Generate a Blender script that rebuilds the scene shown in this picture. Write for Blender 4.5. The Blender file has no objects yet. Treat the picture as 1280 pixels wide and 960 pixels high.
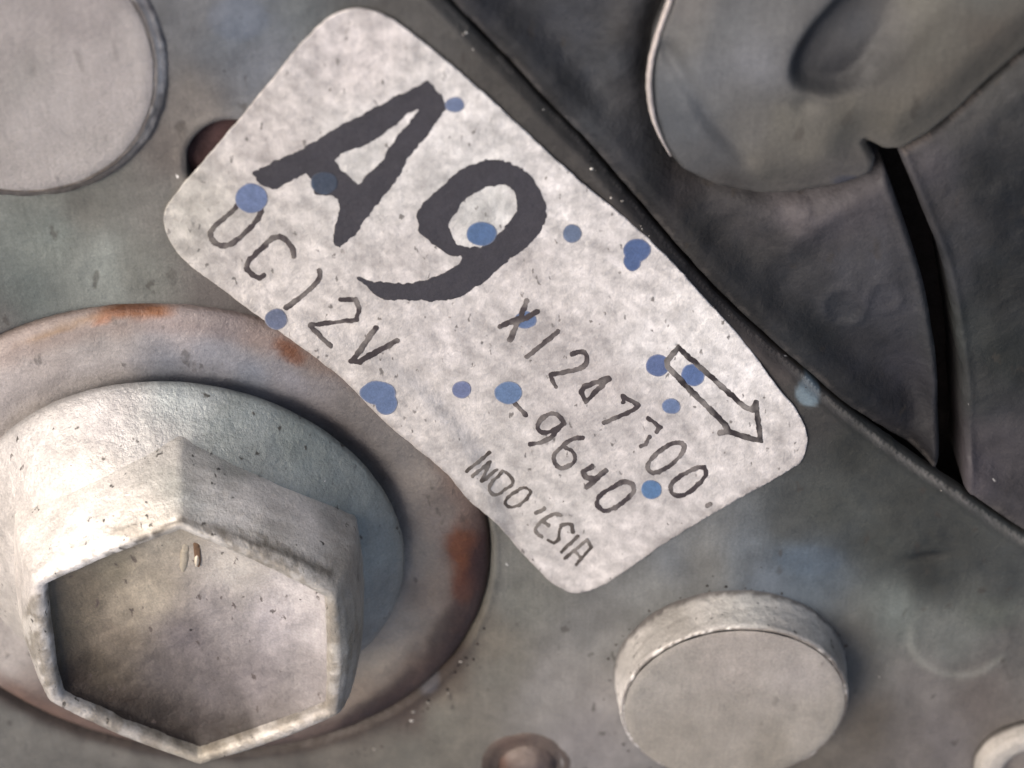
import bpy, math
import numpy as np
from mathutils import Vector, Matrix

# ------------------------------------------------------------------ frame of reference
U = 3.2e-5                      # metres per unit of the drawing (about 0.03 mm)
D = 2200.0                      # camera distance in the same units
TILT = math.radians(38.0)       # the plate is seen 38 degrees off its normal
CS, SN = math.cos(TILT), math.sin(TILT)
rng = np.random.default_rng(7)

# ------------------------------------------------------------------ camera
sc = bpy.context.scene
cam_d = bpy.data.cameras.new('camera')
cam = bpy.data.objects.new('camera', cam_d)
sc.collection.objects.link(cam)
sc.camera = cam
cam_d.sensor_width = 36.0
cam_d.lens = 36.0 * D / 1280.0
cam_d.clip_start = 0.001
cam_d.clip_end = 50.0
right = Vector((1, 0, 0)); up = Vector((0, CS, -SN)); back = Vector((0, SN, CS))
M = Matrix((right, up, back)).transposed().to_4x4()
M.translation = back * D * U
cam.matrix_world = M
cam_d.dof.use_dof = True
cam_d.dof.focus_distance = D * U
cam_d.dof.aperture_fstop = 60

# ------------------------------------------------------------------ sky, sun, exposure
SUN_AZ = Vector((-0.90, 0.38, 0)).normalized()
SUN_EL = math.radians(51)
world = bpy.data.worlds.new('World'); sc.world = world; world.use_nodes = True
wn = world.node_tree.nodes; wl = world.node_tree.links
sky = wn.new('ShaderNodeTexSky'); sky.sky_type = 'NISHITA'; sky.sun_disc = False
sky.sun_elevation = SUN_EL
sky.sun_rotation = math.atan2(SUN_AZ.x, SUN_AZ.y)
sky.dust_density = 7.0; sky.air_density = 1.0; sky.ozone_density = 0.5
wl.new(sky.outputs[0], wn['Background'].inputs[0])
wn['Background'].inputs[1].default_value = 0.13
sd = bpy.data.lights.new('sun', 'SUN'); sd.energy = 1.4; sd.angle = math.radians(30)
sd.color = (1.0, 0.985, 0.965)
sun = bpy.data.objects.new('sun', sd); sc.collection.objects.link(sun)
sdir = Vector((SUN_AZ.x * math.cos(SUN_EL), SUN_AZ.y * math.cos(SUN_EL), math.sin(SUN_EL)))
sun.rotation_euler = (-sdir).to_track_quat('-Z', 'Y').to_euler()
sun.location = sdir * 0.3
sc.view_settings.view_transform = 'Standard'
sc.view_settings.look = 'None'
sc.view_settings.gamma = 1.0
sc.view_settings.exposure = 0.5
sc.cycles.filter_width = 1.5
sc.cycles.use_denoising = True

# ------------------------------------------------------------------ helpers
CAMP = np.array((0.0, D * SN, D * CS))
def P(px, py, h=0.0):
    """point of the plane at height h above the plate that lies on a given line of sight"""
    px = np.asarray(px, float); py = np.asarray(py, float); h = np.asarray(h, float) + 0 * px
    dx = px - 640.0; b = 480.0 - py
    dy = -SN * D + b * CS; dz = -CS * D - b * SN
    t = (h - CAMP[2]) / dz
    return np.stack([t * dx, CAMP[1] + t * dy, h], -1)
def proj(p):
    q = p - CAMP
    depth = -(q[..., 1] * SN + q[..., 2] * CS)
    return 640 + q[..., 0] / depth * D, 480 - (q[..., 1] * CS - q[..., 2] * SN) / depth * D

def lin(hexs):
    if isinstance(hexs, str):
        c = np.array([int(hexs[i:i + 2], 16) / 255 for i in (0, 2, 4)])
        return np.where(c <= 0.04045, c / 12.92, ((c + 0.055) / 1.055) ** 2.4)
    return np.asarray(hexs, float)

_perm = rng.permutation(4096)
_val = rng.random(4096)
def vnoise(x, y, seed=0):
    xi = np.floor(x).astype(int); yi = np.floor(y).astype(int)
    fx = x - xi; fy = y - yi
    fx = fx * fx * (3 - 2 * fx); fy = fy * fy * (3 - 2 * fy)
    def g(a, b):
        return _val[_perm[(_perm[(a + seed * 131) & 4095] + b) & 4095]]
    return ((g(xi, yi) * (1 - fx) + g(xi + 1, yi) * fx) * (1 - fy)
            + (g(xi, yi + 1) * (1 - fx) + g(xi + 1, yi + 1) * fx) * fy) * 2 - 1
def fbm(x, y, scale, octs=4, seed=0, gain=0.5):
    s = 0; a = 1; t = 0
    for k in range(octs):
        s = s + a * vnoise(x / scale * 2 ** k + 17.3 * k, y / scale * 2 ** k - 9.1 * k, seed + k)
        t += a; a *= gain
    return s / t
def sstep(a, b, x):
    t = np.clip((x - a) / (b - a), 0, 1)
    return t * t * (3 - 2 * t)

def idw(pts, x, y, power=2.2, soft=30):
    """blotchy colour map: listed colours spread out, some with light and shade in them"""
    x = np.asarray(x, float); y = np.asarray(y, float)
    wx = x + 22 * fbm(x, y, 90, 3, 40); wy = y + 22 * fbm(x, y, 90, 3, 50)
    num = np.zeros(x.shape + (3,)); den = np.zeros(x.shape)
    for (a, b, c) in pts:
        w = 1.0 / ((wx - a) ** 2 + (wy - b) ** 2 + soft * soft) ** (power / 2 * 1.4)
        num += w[..., None] * lin(c); den += w
    return num / den[..., None]
def blend(base, col, amt):
    return base * (1 - amt[..., None]) + lin(col) * amt[..., None]

def sd_poly(x, y, poly):
    """signed distance (positive inside)"""
    x = np.asarray(x, float); y = np.asarray(y, float)
    d2 = np.full(x.shape, 1e18); inside = np.zeros(x.shape, bool)
    n = len(poly)
    for i in range(n):
        ax, ay = poly[i]; bx, by = poly[(i + 1) % n]
        ex, ey = bx - ax, by - ay; L = ex * ex + ey * ey + 1e-12
        t = np.clip(((x - ax) * ex + (y - ay) * ey) / L, 0, 1)
        d2 = np.minimum(d2, (x - ax - t * ex) ** 2 + (y - ay - t * ey) ** 2)
        if ay != by:
            cr = ((ay > y) != (by > y)) & (x < (bx - ax) * (y - ay) / (by - ay) + ax)
            inside ^= cr
    d = np.sqrt(d2)
    return np.where(inside, d, -d)
def d_line(x, y, line):
    x = np.asarray(x, float); y = np.asarray(y, float)
    d = np.full(x.shape, 1e9)
    for i in range(len(line) - 1):
        ax, ay = line[i][:2]; bx, by = line[i + 1][:2]
        ex, ey = bx - ax, by - ay; L = ex * ex + ey * ey + 1e-12
        t = np.clip(((x - ax) * ex + (y - ay) * ey) / L, 0, 1)
        d = np.minimum(d, np.hypot(x - ax - t * ex, y - ay - t * ey))
    return d
def catmull(pts, n=6, closed=False):
    p = [np.array(q, float) for q in pts]
    m = len(p); out = []
    rngi = range(m) if closed else range(m - 1)
    for i in rngi:
        if closed:
            a, b, c, d = p[i - 1], p[i], p[(i + 1) % m], p[(i + 2) % m]
        else:
            a, b, c, d = p[max(i - 1, 0)], p[i], p[i + 1], p[min(i + 2, m - 1)]
        for k in range(n):
            t = k / n
            out.append(0.5 * ((2 * b) + (c - a) * t + (2 * a - 5 * b + 4 * c - d) * t * t + (3 * b - a - 3 * c + d) * t ** 3))
    if not closed: out.append(p[-1])
    return [tuple(q) for q in out]

GAIN = {'oxidised_plate_metal': 0.84, 'dark_greasy_metal': 0.52, 'worn_grey_steel': 0.68, 'dull_cast_aluminium': 0.78, 'zinc_plated_steel': 1.05, 'dirty_washer_steel': 1.2, 'worn_silver_foil': 0.88, 'charcoal_print': 0.8, 'grimy_bolt_face': 0.68}
def mkobj(name, verts, faces, material, parent=None, colors=None, smooth=True, kind=None, label=None, cat=None, group=None):
    """verts in drawing units, plate coordinates"""
    me = bpy.data.meshes.new(name)
    v = np.asarray(verts, float)
    org = np.zeros(3)
    if parent is not None and 'org' in parent_org and parent.name in parent_org['org']:
        org = parent_org['org'][parent.name]
    vv = (v - org) * U
    me.from_pydata([tuple(q) for q in vv], [], [tuple(int(i) for i in f) for f in faces])
    me.update()
    if smooth:
        me.polygons.foreach_set('use_smooth', [True] * len(me.polygons))
    ca = me.color_attributes.new('Col', 'FLOAT_COLOR', 'POINT')
    if colors is None: colors = np.ones((len(v), 3)) * 0.5
    colors = np.asarray(colors, float) * GAIN.get(material.name, 1.0)
    if colors.ndim == 1: colors = np.tile(colors, (len(v), 1))
    ca.data.foreach_set('color', np.concatenate([np.clip(colors, 0, 1), np.ones((len(v), 1))], 1).astype(np.float32).ravel())
    me.materials.append(material)
    o = bpy.data.objects.new(name, me)
    sc.collection.objects.link(o)
    if parent is not None: o.parent = parent
    if kind: o['kind'] = kind
    if label: o['label'] = label
    if cat: o['category'] = cat
    if group: o['group'] = group
    return o
parent_org = {'org': {}}
def thing(name, label, cat, at, group=None):
    o = bpy.data.objects.new(name, None)
    sc.collection.objects.link(o)
    o.empty_display_size = 0.002
    o.location = Vector([float(q) * U for q in at])
    o['label'] = label; o['category'] = cat
    if group: o['group'] = group
    parent_org['org'][o.name] = np.array(at, float)
    return o

def region(sdf, bbox, step, hfun, skirt=0.0):
    """sheet of the area where sdf > 0, cut cleanly along its outline, with side walls of depth `skirt`"""
    x0, y0, x1, y1 = bbox
    nx = int((x1 - x0) / step) + 1; ny = int((y1 - y0) / step) + 1
    gx, gy = np.meshgrid(x0 + step * np.arange(nx), y0 + step * np.arange(ny))
    s = sdf(gx, gy)
    s = np.where(np.abs(s) < 1e-4, 1e-4, s)
    pos = s > 0
    cnt = pos[:-1, :-1].astype(int) + pos[1:, :-1] + pos[1:, 1:] + pos[:-1, 1:]
    used = np.zeros(s.shape, bool)
    full = cnt == 4
    mix = (cnt > 0) & (cnt < 4)
    for a in (0, 1):
        for b in (0, 1):
            used[a:ny - 1 + a, b:nx - 1 + b] |= (full | mix)
    used &= pos
    idx = -np.ones(s.shape, int)
    idx[used] = np.arange(used.sum())
    px = list(gx[used]); py = list(gy[used])
    jj, ii = np.nonzero(full)
    faces = np.stack([idx[jj, ii], idx[jj + 1, ii], idx[jj + 1, ii + 1], idx[jj, ii + 1]], 1).tolist()
    cache = {}; border = []
    def cut(j0, i0, j1, i1):
        k = (j0, i0, j1, i1) if (j0, i0) < (j1, i1) else (j1, i1, j0, i0)
        if k in cache: return cache[k]
        a, b = s[j0, i0], s[j1, i1]; t = a / (a - b)
        px.append(gx[j0, i0] + t * (gx[j1, i1] - gx[j0, i0])); py.append(gy[j0, i0] + t * (gy[j1, i1] - gy[j0, i0]))
        cache[k] = len(px) - 1
        return cache[k]
    for j, i in zip(*np.nonzero(mix)):
        cs = [(j, i), (j + 1, i), (j + 1, i + 1), (j, i + 1)]
        poly = []; cuts = []
        for k in range(4):
            a, b = cs[k], cs[(k + 1) % 4]
            if pos[a]: poly.append(idx[a])
            if pos[a] != pos[b]:
                c = cut(*a, *b); poly.append(c); cuts.append((len(poly) - 1, bool(pos[a])))
        if len(cuts) == 2 and len(poly) >= 3:
            faces.append(poly)
            # the pair of cuts leaving then entering makes a border edge
            o = [q for q in cuts if q[1]][0][0]; e = [q for q in cuts if not q[1]][0][0]
            border.append((poly[o], poly[e]))
        elif len(cuts) == 4:
            faces.append(poly)
    px = np.array(px); py = np.array(py)
    h = hfun(px, py)
    v = P(px, py, 0.0); v[:, 2] = h
    n = len(v); v2 = v
    cx = px; cy = py
    if skirt > 0 and border:
        bi = sorted({q for e in border for q in e}); mp = {q: n + k for k, q in enumerate(bi)}
        low = v[bi].copy(); low[:, 2] -= skirt
        v2 = np.concatenate([v, low]); cx = np.concatenate([px, px[bi]]); cy = np.concatenate([py, py[bi]])
        for a, b in border:
            faces.append([b, a, mp[a], mp[b]])
    return v2, faces, cx, cy, n

def lathe(c, prof, segs=128, rough=0.0, seed=0, squash=None):
    """surface of revolution about the plate normal; c = (u, v) centre, prof = [(r, h), ...] from inside to outside"""
    th = np.linspace(0, 2 * np.pi, segs, endpoint=False)
    V = []; F = []
    for k, (r, h) in enumerate(prof):
        rr = r * np.ones(segs) if squash is None else r * squash(th, k)
        hh = h * np.ones(segs)
        x = c[0] + rr * np.cos(th); y = c[1] + rr * np.sin(th)
        if rough:
            w = 1 if r > 1 else 0
            nz = fbm(x + 5 * h, y, 14, 3, seed) * rough * w
            x = x + nz * np.cos(th); y = y + nz * np.sin(th)
            hh = hh + fbm(x, y + 3 * h, 18, 3, seed + 5) * rough * 0.8
        V.append(np.stack([x, y, hh], -1))
    V = np.concatenate(V)
    for k in range(len(prof) - 1):
        for i in range(segs):
            j = (i + 1) % segs
            F.append([k * segs + i, k * segs + j, (k + 1) * segs + j, (k + 1) * segs + i][::-1])
    F.append([i for i in range(segs)])
    return V, F
def densify(prof, step=6):
    out = [prof[0]]
    for a, b in zip(prof[:-1], prof[1:]):
        n = max(1, int(math.hypot(b[0] - a[0], b[1] - a[1]) / step))
        for k in range(1, n + 1):
            out.append(tuple(np.array(a) + (np.array(b) - np.array(a)) * k / n))
    return out

# ------------------------------------------------------------------ materials
def mat(name, rough=0.55, metal=0.0, spec=0.5, mottle=0.25, mscale=0.02, bumps=((0.05, 0.6), (0.3, 0.25)), speck=0.0, speck_col=(0.03, 0.025, 0.02), speck_scale=0.06,
        glint=0.0, stretch=None, rvar=0.15, grain=0.13):
    m = bpy.data.materials.new(name); m.use_nodes = True
    N = m.node_tree.nodes; L = m.node_tree.links
    bs = N['Principled BSDF']
    tc = N.new('ShaderNodeTexCoord')
    mp = N.new('ShaderNodeMapping'); mp.inputs['Scale'].default_value = (1 / U, 1 / U, 1 / U)
    L.new(tc.outputs['Object'], mp.inputs['Vector'])
    vec = mp.outputs[0]
    at = N.new('ShaderNodeAttribute'); at.attribute_name = 'Col'
    col = at.outputs['Color']
    def noise(scale, detail=5, rough_=0.6, v=vec):
        n = N.new('ShaderNodeTexNoise'); n.inputs['Scale'].default_value = scale
        n.inputs['Detail'].default_value = detail; n.inputs['Roughness'].default_value = rough_
        L.new(v, n.inputs['Vector']); return n.outputs['Fac']
    def mrange(x, a, b, c, d):
        n = N.new('ShaderNodeMapRange'); n.inputs[1].default_value = a; n.inputs[2].default_value = b
        n.inputs[3].default_value = c; n.inputs[4].default_value = d
        L.new(x, n.inputs[0]); return n.outputs[0]
    def mul(c, f):
        n = N.new('ShaderNodeMix'); n.data_type = 'RGBA'; n.blend_type = 'MULTIPLY'; n.inputs[0].default_value = 1
        L.new(c, n.inputs[6]); L.new(f, n.inputs[7]); return n.outputs[2]
    def mix(c, c2, f):
        n = N.new('ShaderNodeMix'); n.data_type = 'RGBA'
        L.new(f, n.inputs[0]); L.new(c, n.inputs[6])
        n.inputs[7].default_value = (*c2, 1); return n.outputs[2]
    col = mul(col, mrange(noise(mscale, 8, 0.65), 0.3, 0.7, 1 - mottle, 1 + mottle))
    if stretch:
        m2 = N.new('ShaderNodeMapping'); m2.inputs['Rotation'].default_value = (0, 0, stretch[0])
        m2.inputs['Scale'].default_value = (1, stretch[1], 1); L.new(vec, m2.inputs['Vector'])
        st = noise(stretch[2], 4, 0.6, m2.outputs[0])
        col = mul(col, mrange(st, 0.3, 0.7, 1 - stretch[3], 1 + stretch[3]))
    col = mul(col, mrange(noise(0.3, 3, 0.6), 0.3, 0.7, 1 - grain, 1 + grain))
    if speck:
        def specks(scale, r, gate, seed):
            mm = N.new('ShaderNodeMapping'); mm.inputs['Location'].default_value = (seed, seed * 2, 0)
            mm.inputs['Rotation'].default_value = (0, 0, 0.5); mm.inputs['Scale'].default_value = (1, 0.55, 1)
            L.new(vec, mm.inputs['Vector'])
            # warp so specks are ragged rather than round
            w = N.new('ShaderNodeTexNoise'); w.inputs['Scale'].default_value = scale * 2.2; L.new(mm.outputs[0], w.inputs['Vector'])
            ad = N.new('ShaderNodeVectorMath'); ad.operation = 'MULTIPLY_ADD'
            ad.inputs[1].default_value = (0.9 / scale,) * 3
            L.new(w.outputs['Color'], ad.inputs[0]); L.new(mm.outputs[0], ad.inputs[2])
            v = N.new('ShaderNodeTexVoronoi'); v.inputs['Scale'].default_value = scale; v.inputs['Randomness'].default_value = 1
            L.new(ad.outputs[0], v.inputs['Vector'])
            d = mrange(v.outputs['Distance'], r * 0.5, r, 1, 0)
            sp = N.new('ShaderNodeSeparateColor'); L.new(v.outputs['Color'], sp.inputs[0])
            g = mrange(sp.outputs[0], gate, gate + 0.08, 0, 1)
            mm2 = N.new('ShaderNodeMath'); mm2.operation = 'MULTIPLY'; L.new(d, mm2.inputs[0]); L.new(g, mm2.inputs[1])
            m3 = N.new('ShaderNodeMath'); m3.operation = 'MULTIPLY'; L.new(mm2.outputs[0], m3.inputs[0]); m3.inputs[1].default_value = speck
            return m3.outputs[0]
        col = mix(col, speck_col, specks(speck_scale, 0.20, 0.55, 3.0))
        col = mix(col, speck_col, specks(speck_scale * 0.45, 0.13, 0.6, 71.0))
        if glint:
            s_old = speck
            speck = glint
            col = mix(col, (0.75, 0.72, 0.68), specks(speck_scale * 0.8, 0.075, 0.80, 333.0))
            speck = s_old
    L.new(col, bs.inputs['Base Color'])
    bs.inputs['Metallic'].default_value = metal
    bs.inputs['Specular IOR Level'].default_value = spec
    L.new(mrange(noise(mscale * 3, 6, 0.6), 0.3, 0.7, max(rough - rvar, 0.05), min(rough + rvar, 1)), bs.inputs['Roughness'])
    hsum = None
    for sc_, amp in bumps:
        n = noise(sc_, 5, 0.6)
        mm = N.new('ShaderNodeMath'); mm.operation = 'MULTIPLY'; mm.inputs[1].default_value = amp * U
        L.new(n, mm.inputs[0])
        if hsum is None: hsum = mm.outputs[0]
        else:
            ad = N.new('ShaderNodeMath'); ad.operation = 'ADD'; L.new(hsum, ad.inputs[0]); L.new(mm.outputs[0], ad.inputs[1]); hsum = ad.outputs[0]
    b = N.new('ShaderNodeBump'); b.inputs['Strength'].default_value = 1.0; b.inputs['Distance'].default_value = 1.0
    L.new(hsum, b.inputs['Height']); L.new(b.outputs[0], bs.inputs['Normal'])
    return m

M_PLATE = mat('oxidised_plate_metal', rough=0.6, metal=0.1, mottle=0.14, mscale=0.018, bumps=((0.02, 3), (0.12, 1.0), (0.5, 0.35)), speck=0.55, speck_scale=0.035, glint=0.8, rvar=0.12, spec=0.35, stretch=(0.3, 0.06, 0.25, 0.07))
M_HOUSE = mat('dark_greasy_metal', rough=0.68, metal=0.05, mottle=0.18, mscale=0.014, bumps=((0.015, 5), (0.06, 1.2), (0.4, 0.3)), speck=0.4, speck_scale=0.03, glint=0.5, rvar=0.15, spec=0.25)
M_LOBE = mat('worn_grey_steel', rough=0.6, metal=0.1, mottle=0.10, mscale=0.014, bumps=((0.015, 4), (0.08, 0.7), (0.5, 0.2)), speck=0.5, speck_scale=0.022, rvar=0.1, spec=0.3, stretch=(0.6, 0.08, 0.2, 0.06))
M_STUD = mat('dull_cast_aluminium', rough=0.65, metal=0.1, mottle=0.17, mscale=0.02, bumps=((0.03, 2.5), (0.25, 1.2), (0.7, 0.5)), speck=0.25, speck_scale=0.03, rvar=0.1, spec=0.35, stretch=(-0.4, 0.06, 0.25, 0.05))
M_BOLT = mat('zinc_plated_steel', rough=0.45, metal=0.3, mottle=0.2, mscale=0.02, bumps=((0.03, 3), (0.14, 1.3), (0.5, 0.6)), speck=0.9, speck_scale=0.075, glint=0.8, rvar=0.15, stretch=(1.3, 0.08, 0.2, 0.08))
M_DISH = mat('grimy_bolt_face', rough=0.6, metal=0.1, spec=0.35, mottle=0.2, mscale=0.03, bumps=((0.04, 2.5), (0.2, 1.2), (0.6, 0.5)), speck=0.8, speck_scale=0.07, speck_col=(0.06, 0.045, 0.04), stretch=(0.2, 0.15, 0.2, 0.08), rvar=0.1)
M_WASH = mat('dirty_washer_steel', rough=0.55, metal=0.15, mottle=0.18, mscale=0.02, bumps=((0.03, 3), (0.15, 1.1), (0.5, 0.5)), speck=0.5, speck_scale=0.04, rvar=0.15)
M_STICK = mat('worn_silver_foil', rough=0.5, metal=0.2, mottle=0.24, mscale=0.05, bumps=((0.03, 2.0), (0.12, 0.9), (0.6, 0.25)), speck=0.9, speck_scale=0.085, speck_col=(0.12, 0.11, 0.10), stretch=(0.75, 0.10, 0.22, 0.06), rvar=0.12, grain=0.05)
M_INK = mat('charcoal_print', rough=0.6, mottle=0.15, mscale=0.03, bumps=((0.1, 1.0), (0.5, 0.4)), spec=0.3)
M_BLUE = mat('blue_paint', rough=0.55, mottle=0.14, mscale=0.08, bumps=((0.1, 1.0), (0.5, 0.4)), spec=0.35)
M_DEEP = mat('black_grime', rough=0.8, mottle=0.2, mscale=0.02, bumps=((0.05, 4),), spec=0.2)

# ------------------------------------------------------------------ the setting: what lies behind the plates
xs = np.linspace(-1200, 1200, 60)
gx, gy = np.meshgrid(xs, xs)
V = np.stack([gx.ravel(), gy.ravel(), -175 + 6 * fbm(gx, gy, 120, 3, 3).ravel()], -1)
F = [[j * 60 + i, j * 60 + i + 1, (j + 1) * 60 + i + 1, (j + 1) * 60 + i] for j in range(59) for i in range(59)]
mkobj('background_surface', V, F, M_DEEP, colors=np.array([0.018, 0.014, 0.013]), kind='structure')

# ------------------------------------------------------------------ seam between the two big sheets
SEAM = [(-80, -900), (240, -330), (430, -125), (550, 0), (600, 53), (640, 92), (690, 145), (735, 190), (770, 232), (805, 272), (850, 325), (900, 378), (950, 425), (1000, 468),
        (1045, 508), (1090, 543), (1145, 583), (1200, 620), (1240, 650), (1280, 676), (1400, 745), (1700, 900), (2100, 1090)]
SEAM_S = catmull(SEAM, 5)
PLATE_POLY = SEAM_S + [(2100, 2600), (-2000, 2600), (-2000, -900)]
HOLE = (286, 203, 54, 52)
def sd_ell(x, y, cx, cy, rx, ry):
    q = np.hypot((x - cx) / rx, (y - cy) / ry)
    return (1 - q) * min(rx, ry)

BASE_BOLT = (240.0, 676.0)         # where the bolt axis meets the plate, as seen
FC = P(236, 674)[:2]
WASH_C = P(236, 692)[:2]
WASH_R = 412.0
def plate_sdf(x, y):
    s = sd_poly(x, y, PLATE_POLY) + 1.3 * fbm(x, y, 16, 3, 21)
    return np.minimum(s, -sd_ell(x, y, *HOLE))
def wash_dist(x, y):
    q = P(x, y)
    return np.hypot(q[..., 0] - WASH_C[0], q[..., 1] - WASH_C[1]) - WASH_R
def plate_h(x, y):
    s = sd_poly(x, y, PLATE_POLY)
    h = 5 * fbm(x, y, 260, 3, 4) + 1.5 * fbm(x, y, 60, 3, 8)
    h = h - 9 * (1 - sstep(0, 10, s)) + 2.5 * np.exp(-((s - 14) / 6) ** 2)
    h = h - 10 * sstep(10, 70, s) * 0 
    # flattened below the sticker
    # raised lip round the washer seat
    d = wash_dist(x, y)
    h = h * sstep(0, 120, d) + (4 * sstep(540, 590, x) * sstep(620, 650, y) * (1 - sstep(780, 830, y))) * np.exp(-((d - 3) / 2.2) ** 2) - 16 * (1 - sstep(-6, 3, d))
    # bump around the hole
    hd = -sd_ell(x, y, *HOLE)
    h = h + 2.5 * np.exp(-((hd - 6) / 7) ** 2) - 3 * (1 - sstep(0, 4, hd))
    # stamped dash and shallow ring, lower right
    h = h - 6 * np.exp(-(((x - 1160) / 26) ** 2 + ((y - 696 + 0.1 * (x - 1160)) / 5) ** 2))
    rr = np.hypot((x - 1200) / 62, (y - 798) / 46)
    ang = np.arctan2(y - 798, x - 1200)
    arc = sstep(-0.9, -0.3, np.sin(ang)) * 1.0
    h = h + 0.7 * np.exp(-((rr - 1) / 0.10) ** 2) * arc * (1 + fbm(x, y, 30, 2, 5))
    h = h + 6 * fbm(x, y, 45, 3, 77) * sstep(1000, 1120, x) * (1 - sstep(700, 780, y)) * sstep(20, 60, s)
    rr2 = np.hypot((x - 130) / 36, (y - 345) / 24)
    h = h + 1.0 * np.exp(-((rr2 - 1) / 0.25) ** 2)
    return h
PLATE_COL = [(300, 40, '5c6167'), (330, 90, '62656a'), (250, 20, '5f6062'), (240, 140, '69645f'), (215, 190, '605a55'), (100, 260, '63625c'), (60, 300, '666b66'), (130, 345, '70746f'), (30, 370, '555b58'),
             (200, 280, '676560'), (190, 340, '666761'), (260, 350, '5f5955'), (320, 390, '59524e'), (480, 5, '4c4a47'), (540, 30, '4b4946'), (620, 105, '45423e'), (720, 205, '403d3a'), (790, 290, '3a3634'),
             (880, 370, '3b3634'), (960, 450, '47413e'), (1010, 510, '3d3b38'), (1060, 560, '2f302c'), (1130, 620, '373834'), (1200, 680, '3e3f3b'), (1260, 720, '404240'), (1100, 680, '3b3d39'),
             (1000, 650, '4a4c4a'), (1040, 630, '444642'), (940, 700, '585d61'), (1010, 710, '54606b'), (960, 740, '586069'), (880, 700, '666663'), (800, 740, '686967'), (740, 780, '6c6b68'), (660, 740, '67665f'), (640, 700, '66655f'),
             (620, 830, '6a675f'), (600, 800, '6b655a'), (700, 860, '75726e'), (740, 920, '767270'), (560, 890, '66635a'), (520, 930, '625f57'), (560, 840, '5d5246'), (520, 880, '4f433c'), (1080, 900, '5c554c'), (1075, 800, '575550'),
             (1120, 760, '626763'), (1200, 800, '666864'), (1160, 860, '6b6764'), (1230, 880, '635c57'), (1260, 820, '555350'), (1180, 930, '676260'), (1150, 940, '625d59'), (1240, 770, '52554f'), (1160, 700, '2e2f2b'),
             (1000, 960, '5c564e'), (830, 700, '5f6264'), (760, 700, '666664'), (0, 420, '5c5a57'), (430, 20, '50504e'), (390, 30, '5b5f60')]
V, F, cx, cy, n = region(plate_sdf, (-520, -420, 1900, 1400), 4, plate_h, skirt=22)
C = idw(PLATE_COL, cx, cy, 2.4, 22)
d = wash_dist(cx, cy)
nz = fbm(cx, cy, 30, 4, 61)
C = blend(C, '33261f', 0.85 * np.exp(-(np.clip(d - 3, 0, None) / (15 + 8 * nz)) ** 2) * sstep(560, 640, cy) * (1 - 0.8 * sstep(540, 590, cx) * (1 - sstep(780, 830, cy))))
for (bx, by, rx, ry, c_, a_) in ((1010, 490, 17, 17, '6d7d86', .75), (532, 852, 18, 18, '565a64', .4), (300, 22, 40, 30, '565e6c', .4), (720, 245, 10, 10, '4c5058', .4), (1015, 700, 45, 20, '4d5864', .35)):
    q = np.hypot((cx - bx) / rx, (cy - by) / ry) + 0.15 * nz
    C = blend(C, c_, a_ * (1 - sstep(0.75, 1.1, q)))
rr = np.hypot((cx - 1200) / 62, (cy - 798) / 46)
C = blend(C, '86877f', 0.4 * np.exp(-((rr - 1) / 0.09) ** 2) * sstep(0.0, 0.5, (cy - 798) / 46 - 0.4 * (cx - 1200) / 62 + 0.1))
C = blend(C, '1e1f1d', 0.7 * np.exp(-(((cx - 1160) / 30) ** 2 + ((cy - 696) / 6.5) ** 2)))
se = sd_poly(cx, cy, PLATE_POLY)
C = blend(C, '8a8580', 0.75 * np.exp(-((se - 4) / 3) ** 2) * sstep(900, 1060, cx) * (0.6 + 0.4 * nz))
C = C * (C.mean(1, keepdims=True) / 0.13) ** 0.25
C = C * (1.02 + 0.24 * fbm(cx, cy, 110, 4, 301) + 0.26 * fbm(cx, cy, 26, 5, 305, 0.6))[:, None]
plate = thing('mounting_plate', 'grey oxidised flat metal plate under the sticker, bolt and round studs', 'metal plate', (0, 0, 0))
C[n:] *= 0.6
mkobj('plate_sheet', V, F, M_PLATE, plate, C)
V, F, cx, cy, n = region(lambda x, y: sd_ell(x, y, HOLE[0], HOLE[1], HOLE[2] + 8, HOLE[3] + 8), (210, 130, 360, 280), 5, lambda x, y: -17 + 2 * fbm(x, y, 20, 3, 6), 0)
mkobj('hole_floor', V, F, M_DEEP, plate, lin('3a2a2a') * (1 + 0.5 * fbm(cx, cy, 15, 3, 17))[:, None], label='brown grimy bottom of the round hole')
# blurred-out drop of pale paint on the plate right of the sticker is part of the colour map above

# ------------------------------------------------------------------ dark housing right of the seam, with its deep curved slot
HOUSE_POLY = SEAM_S + [(2300, 1090), (2300, -1200), (-80, -1200)]
SL = catmull([(1088, 165), (1104, 205), (1131, 280), (1154, 350), (1170, 430), (1177, 500), (1178, 560), (1172, 625), (1160, 680)], 5)
SR = catmull([(1200, 690), (1209, 610), (1211, 560), (1206, 480), (1197, 410), (1183, 340), (1158, 275), (1127, 200), (1112, 165)], 5)
SLOT_POLY = SL + SR
def house_sdf(x, y):
    s = sd_poly(x, y, HOUSE_POLY) - 5.5 + 1.2 * fbm(x, y, 20, 3, 31)
    slot = -sd_poly(x, y, SLOT_POLY) + 0.8 * fbm(x, y, 20, 3, 33)
    return np.minimum(s, slot)
LOBE = [(905, -260), (850, -60), (836, 0), (818, 45), (811, 95), (815, 140), (828, 180), (852, 212), (895, 233), (950, 243), (1000, 241), (1050, 232), (1080, 222), (1091, 216), (1095, 200), (1081, 176),
        (1106, 188), (1128, 187), (1160, 168), (1200, 136), (1240, 98), (1290, 55), (1400, -50), (1560, -260)]
LOBE_POLY = LOBE
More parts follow.
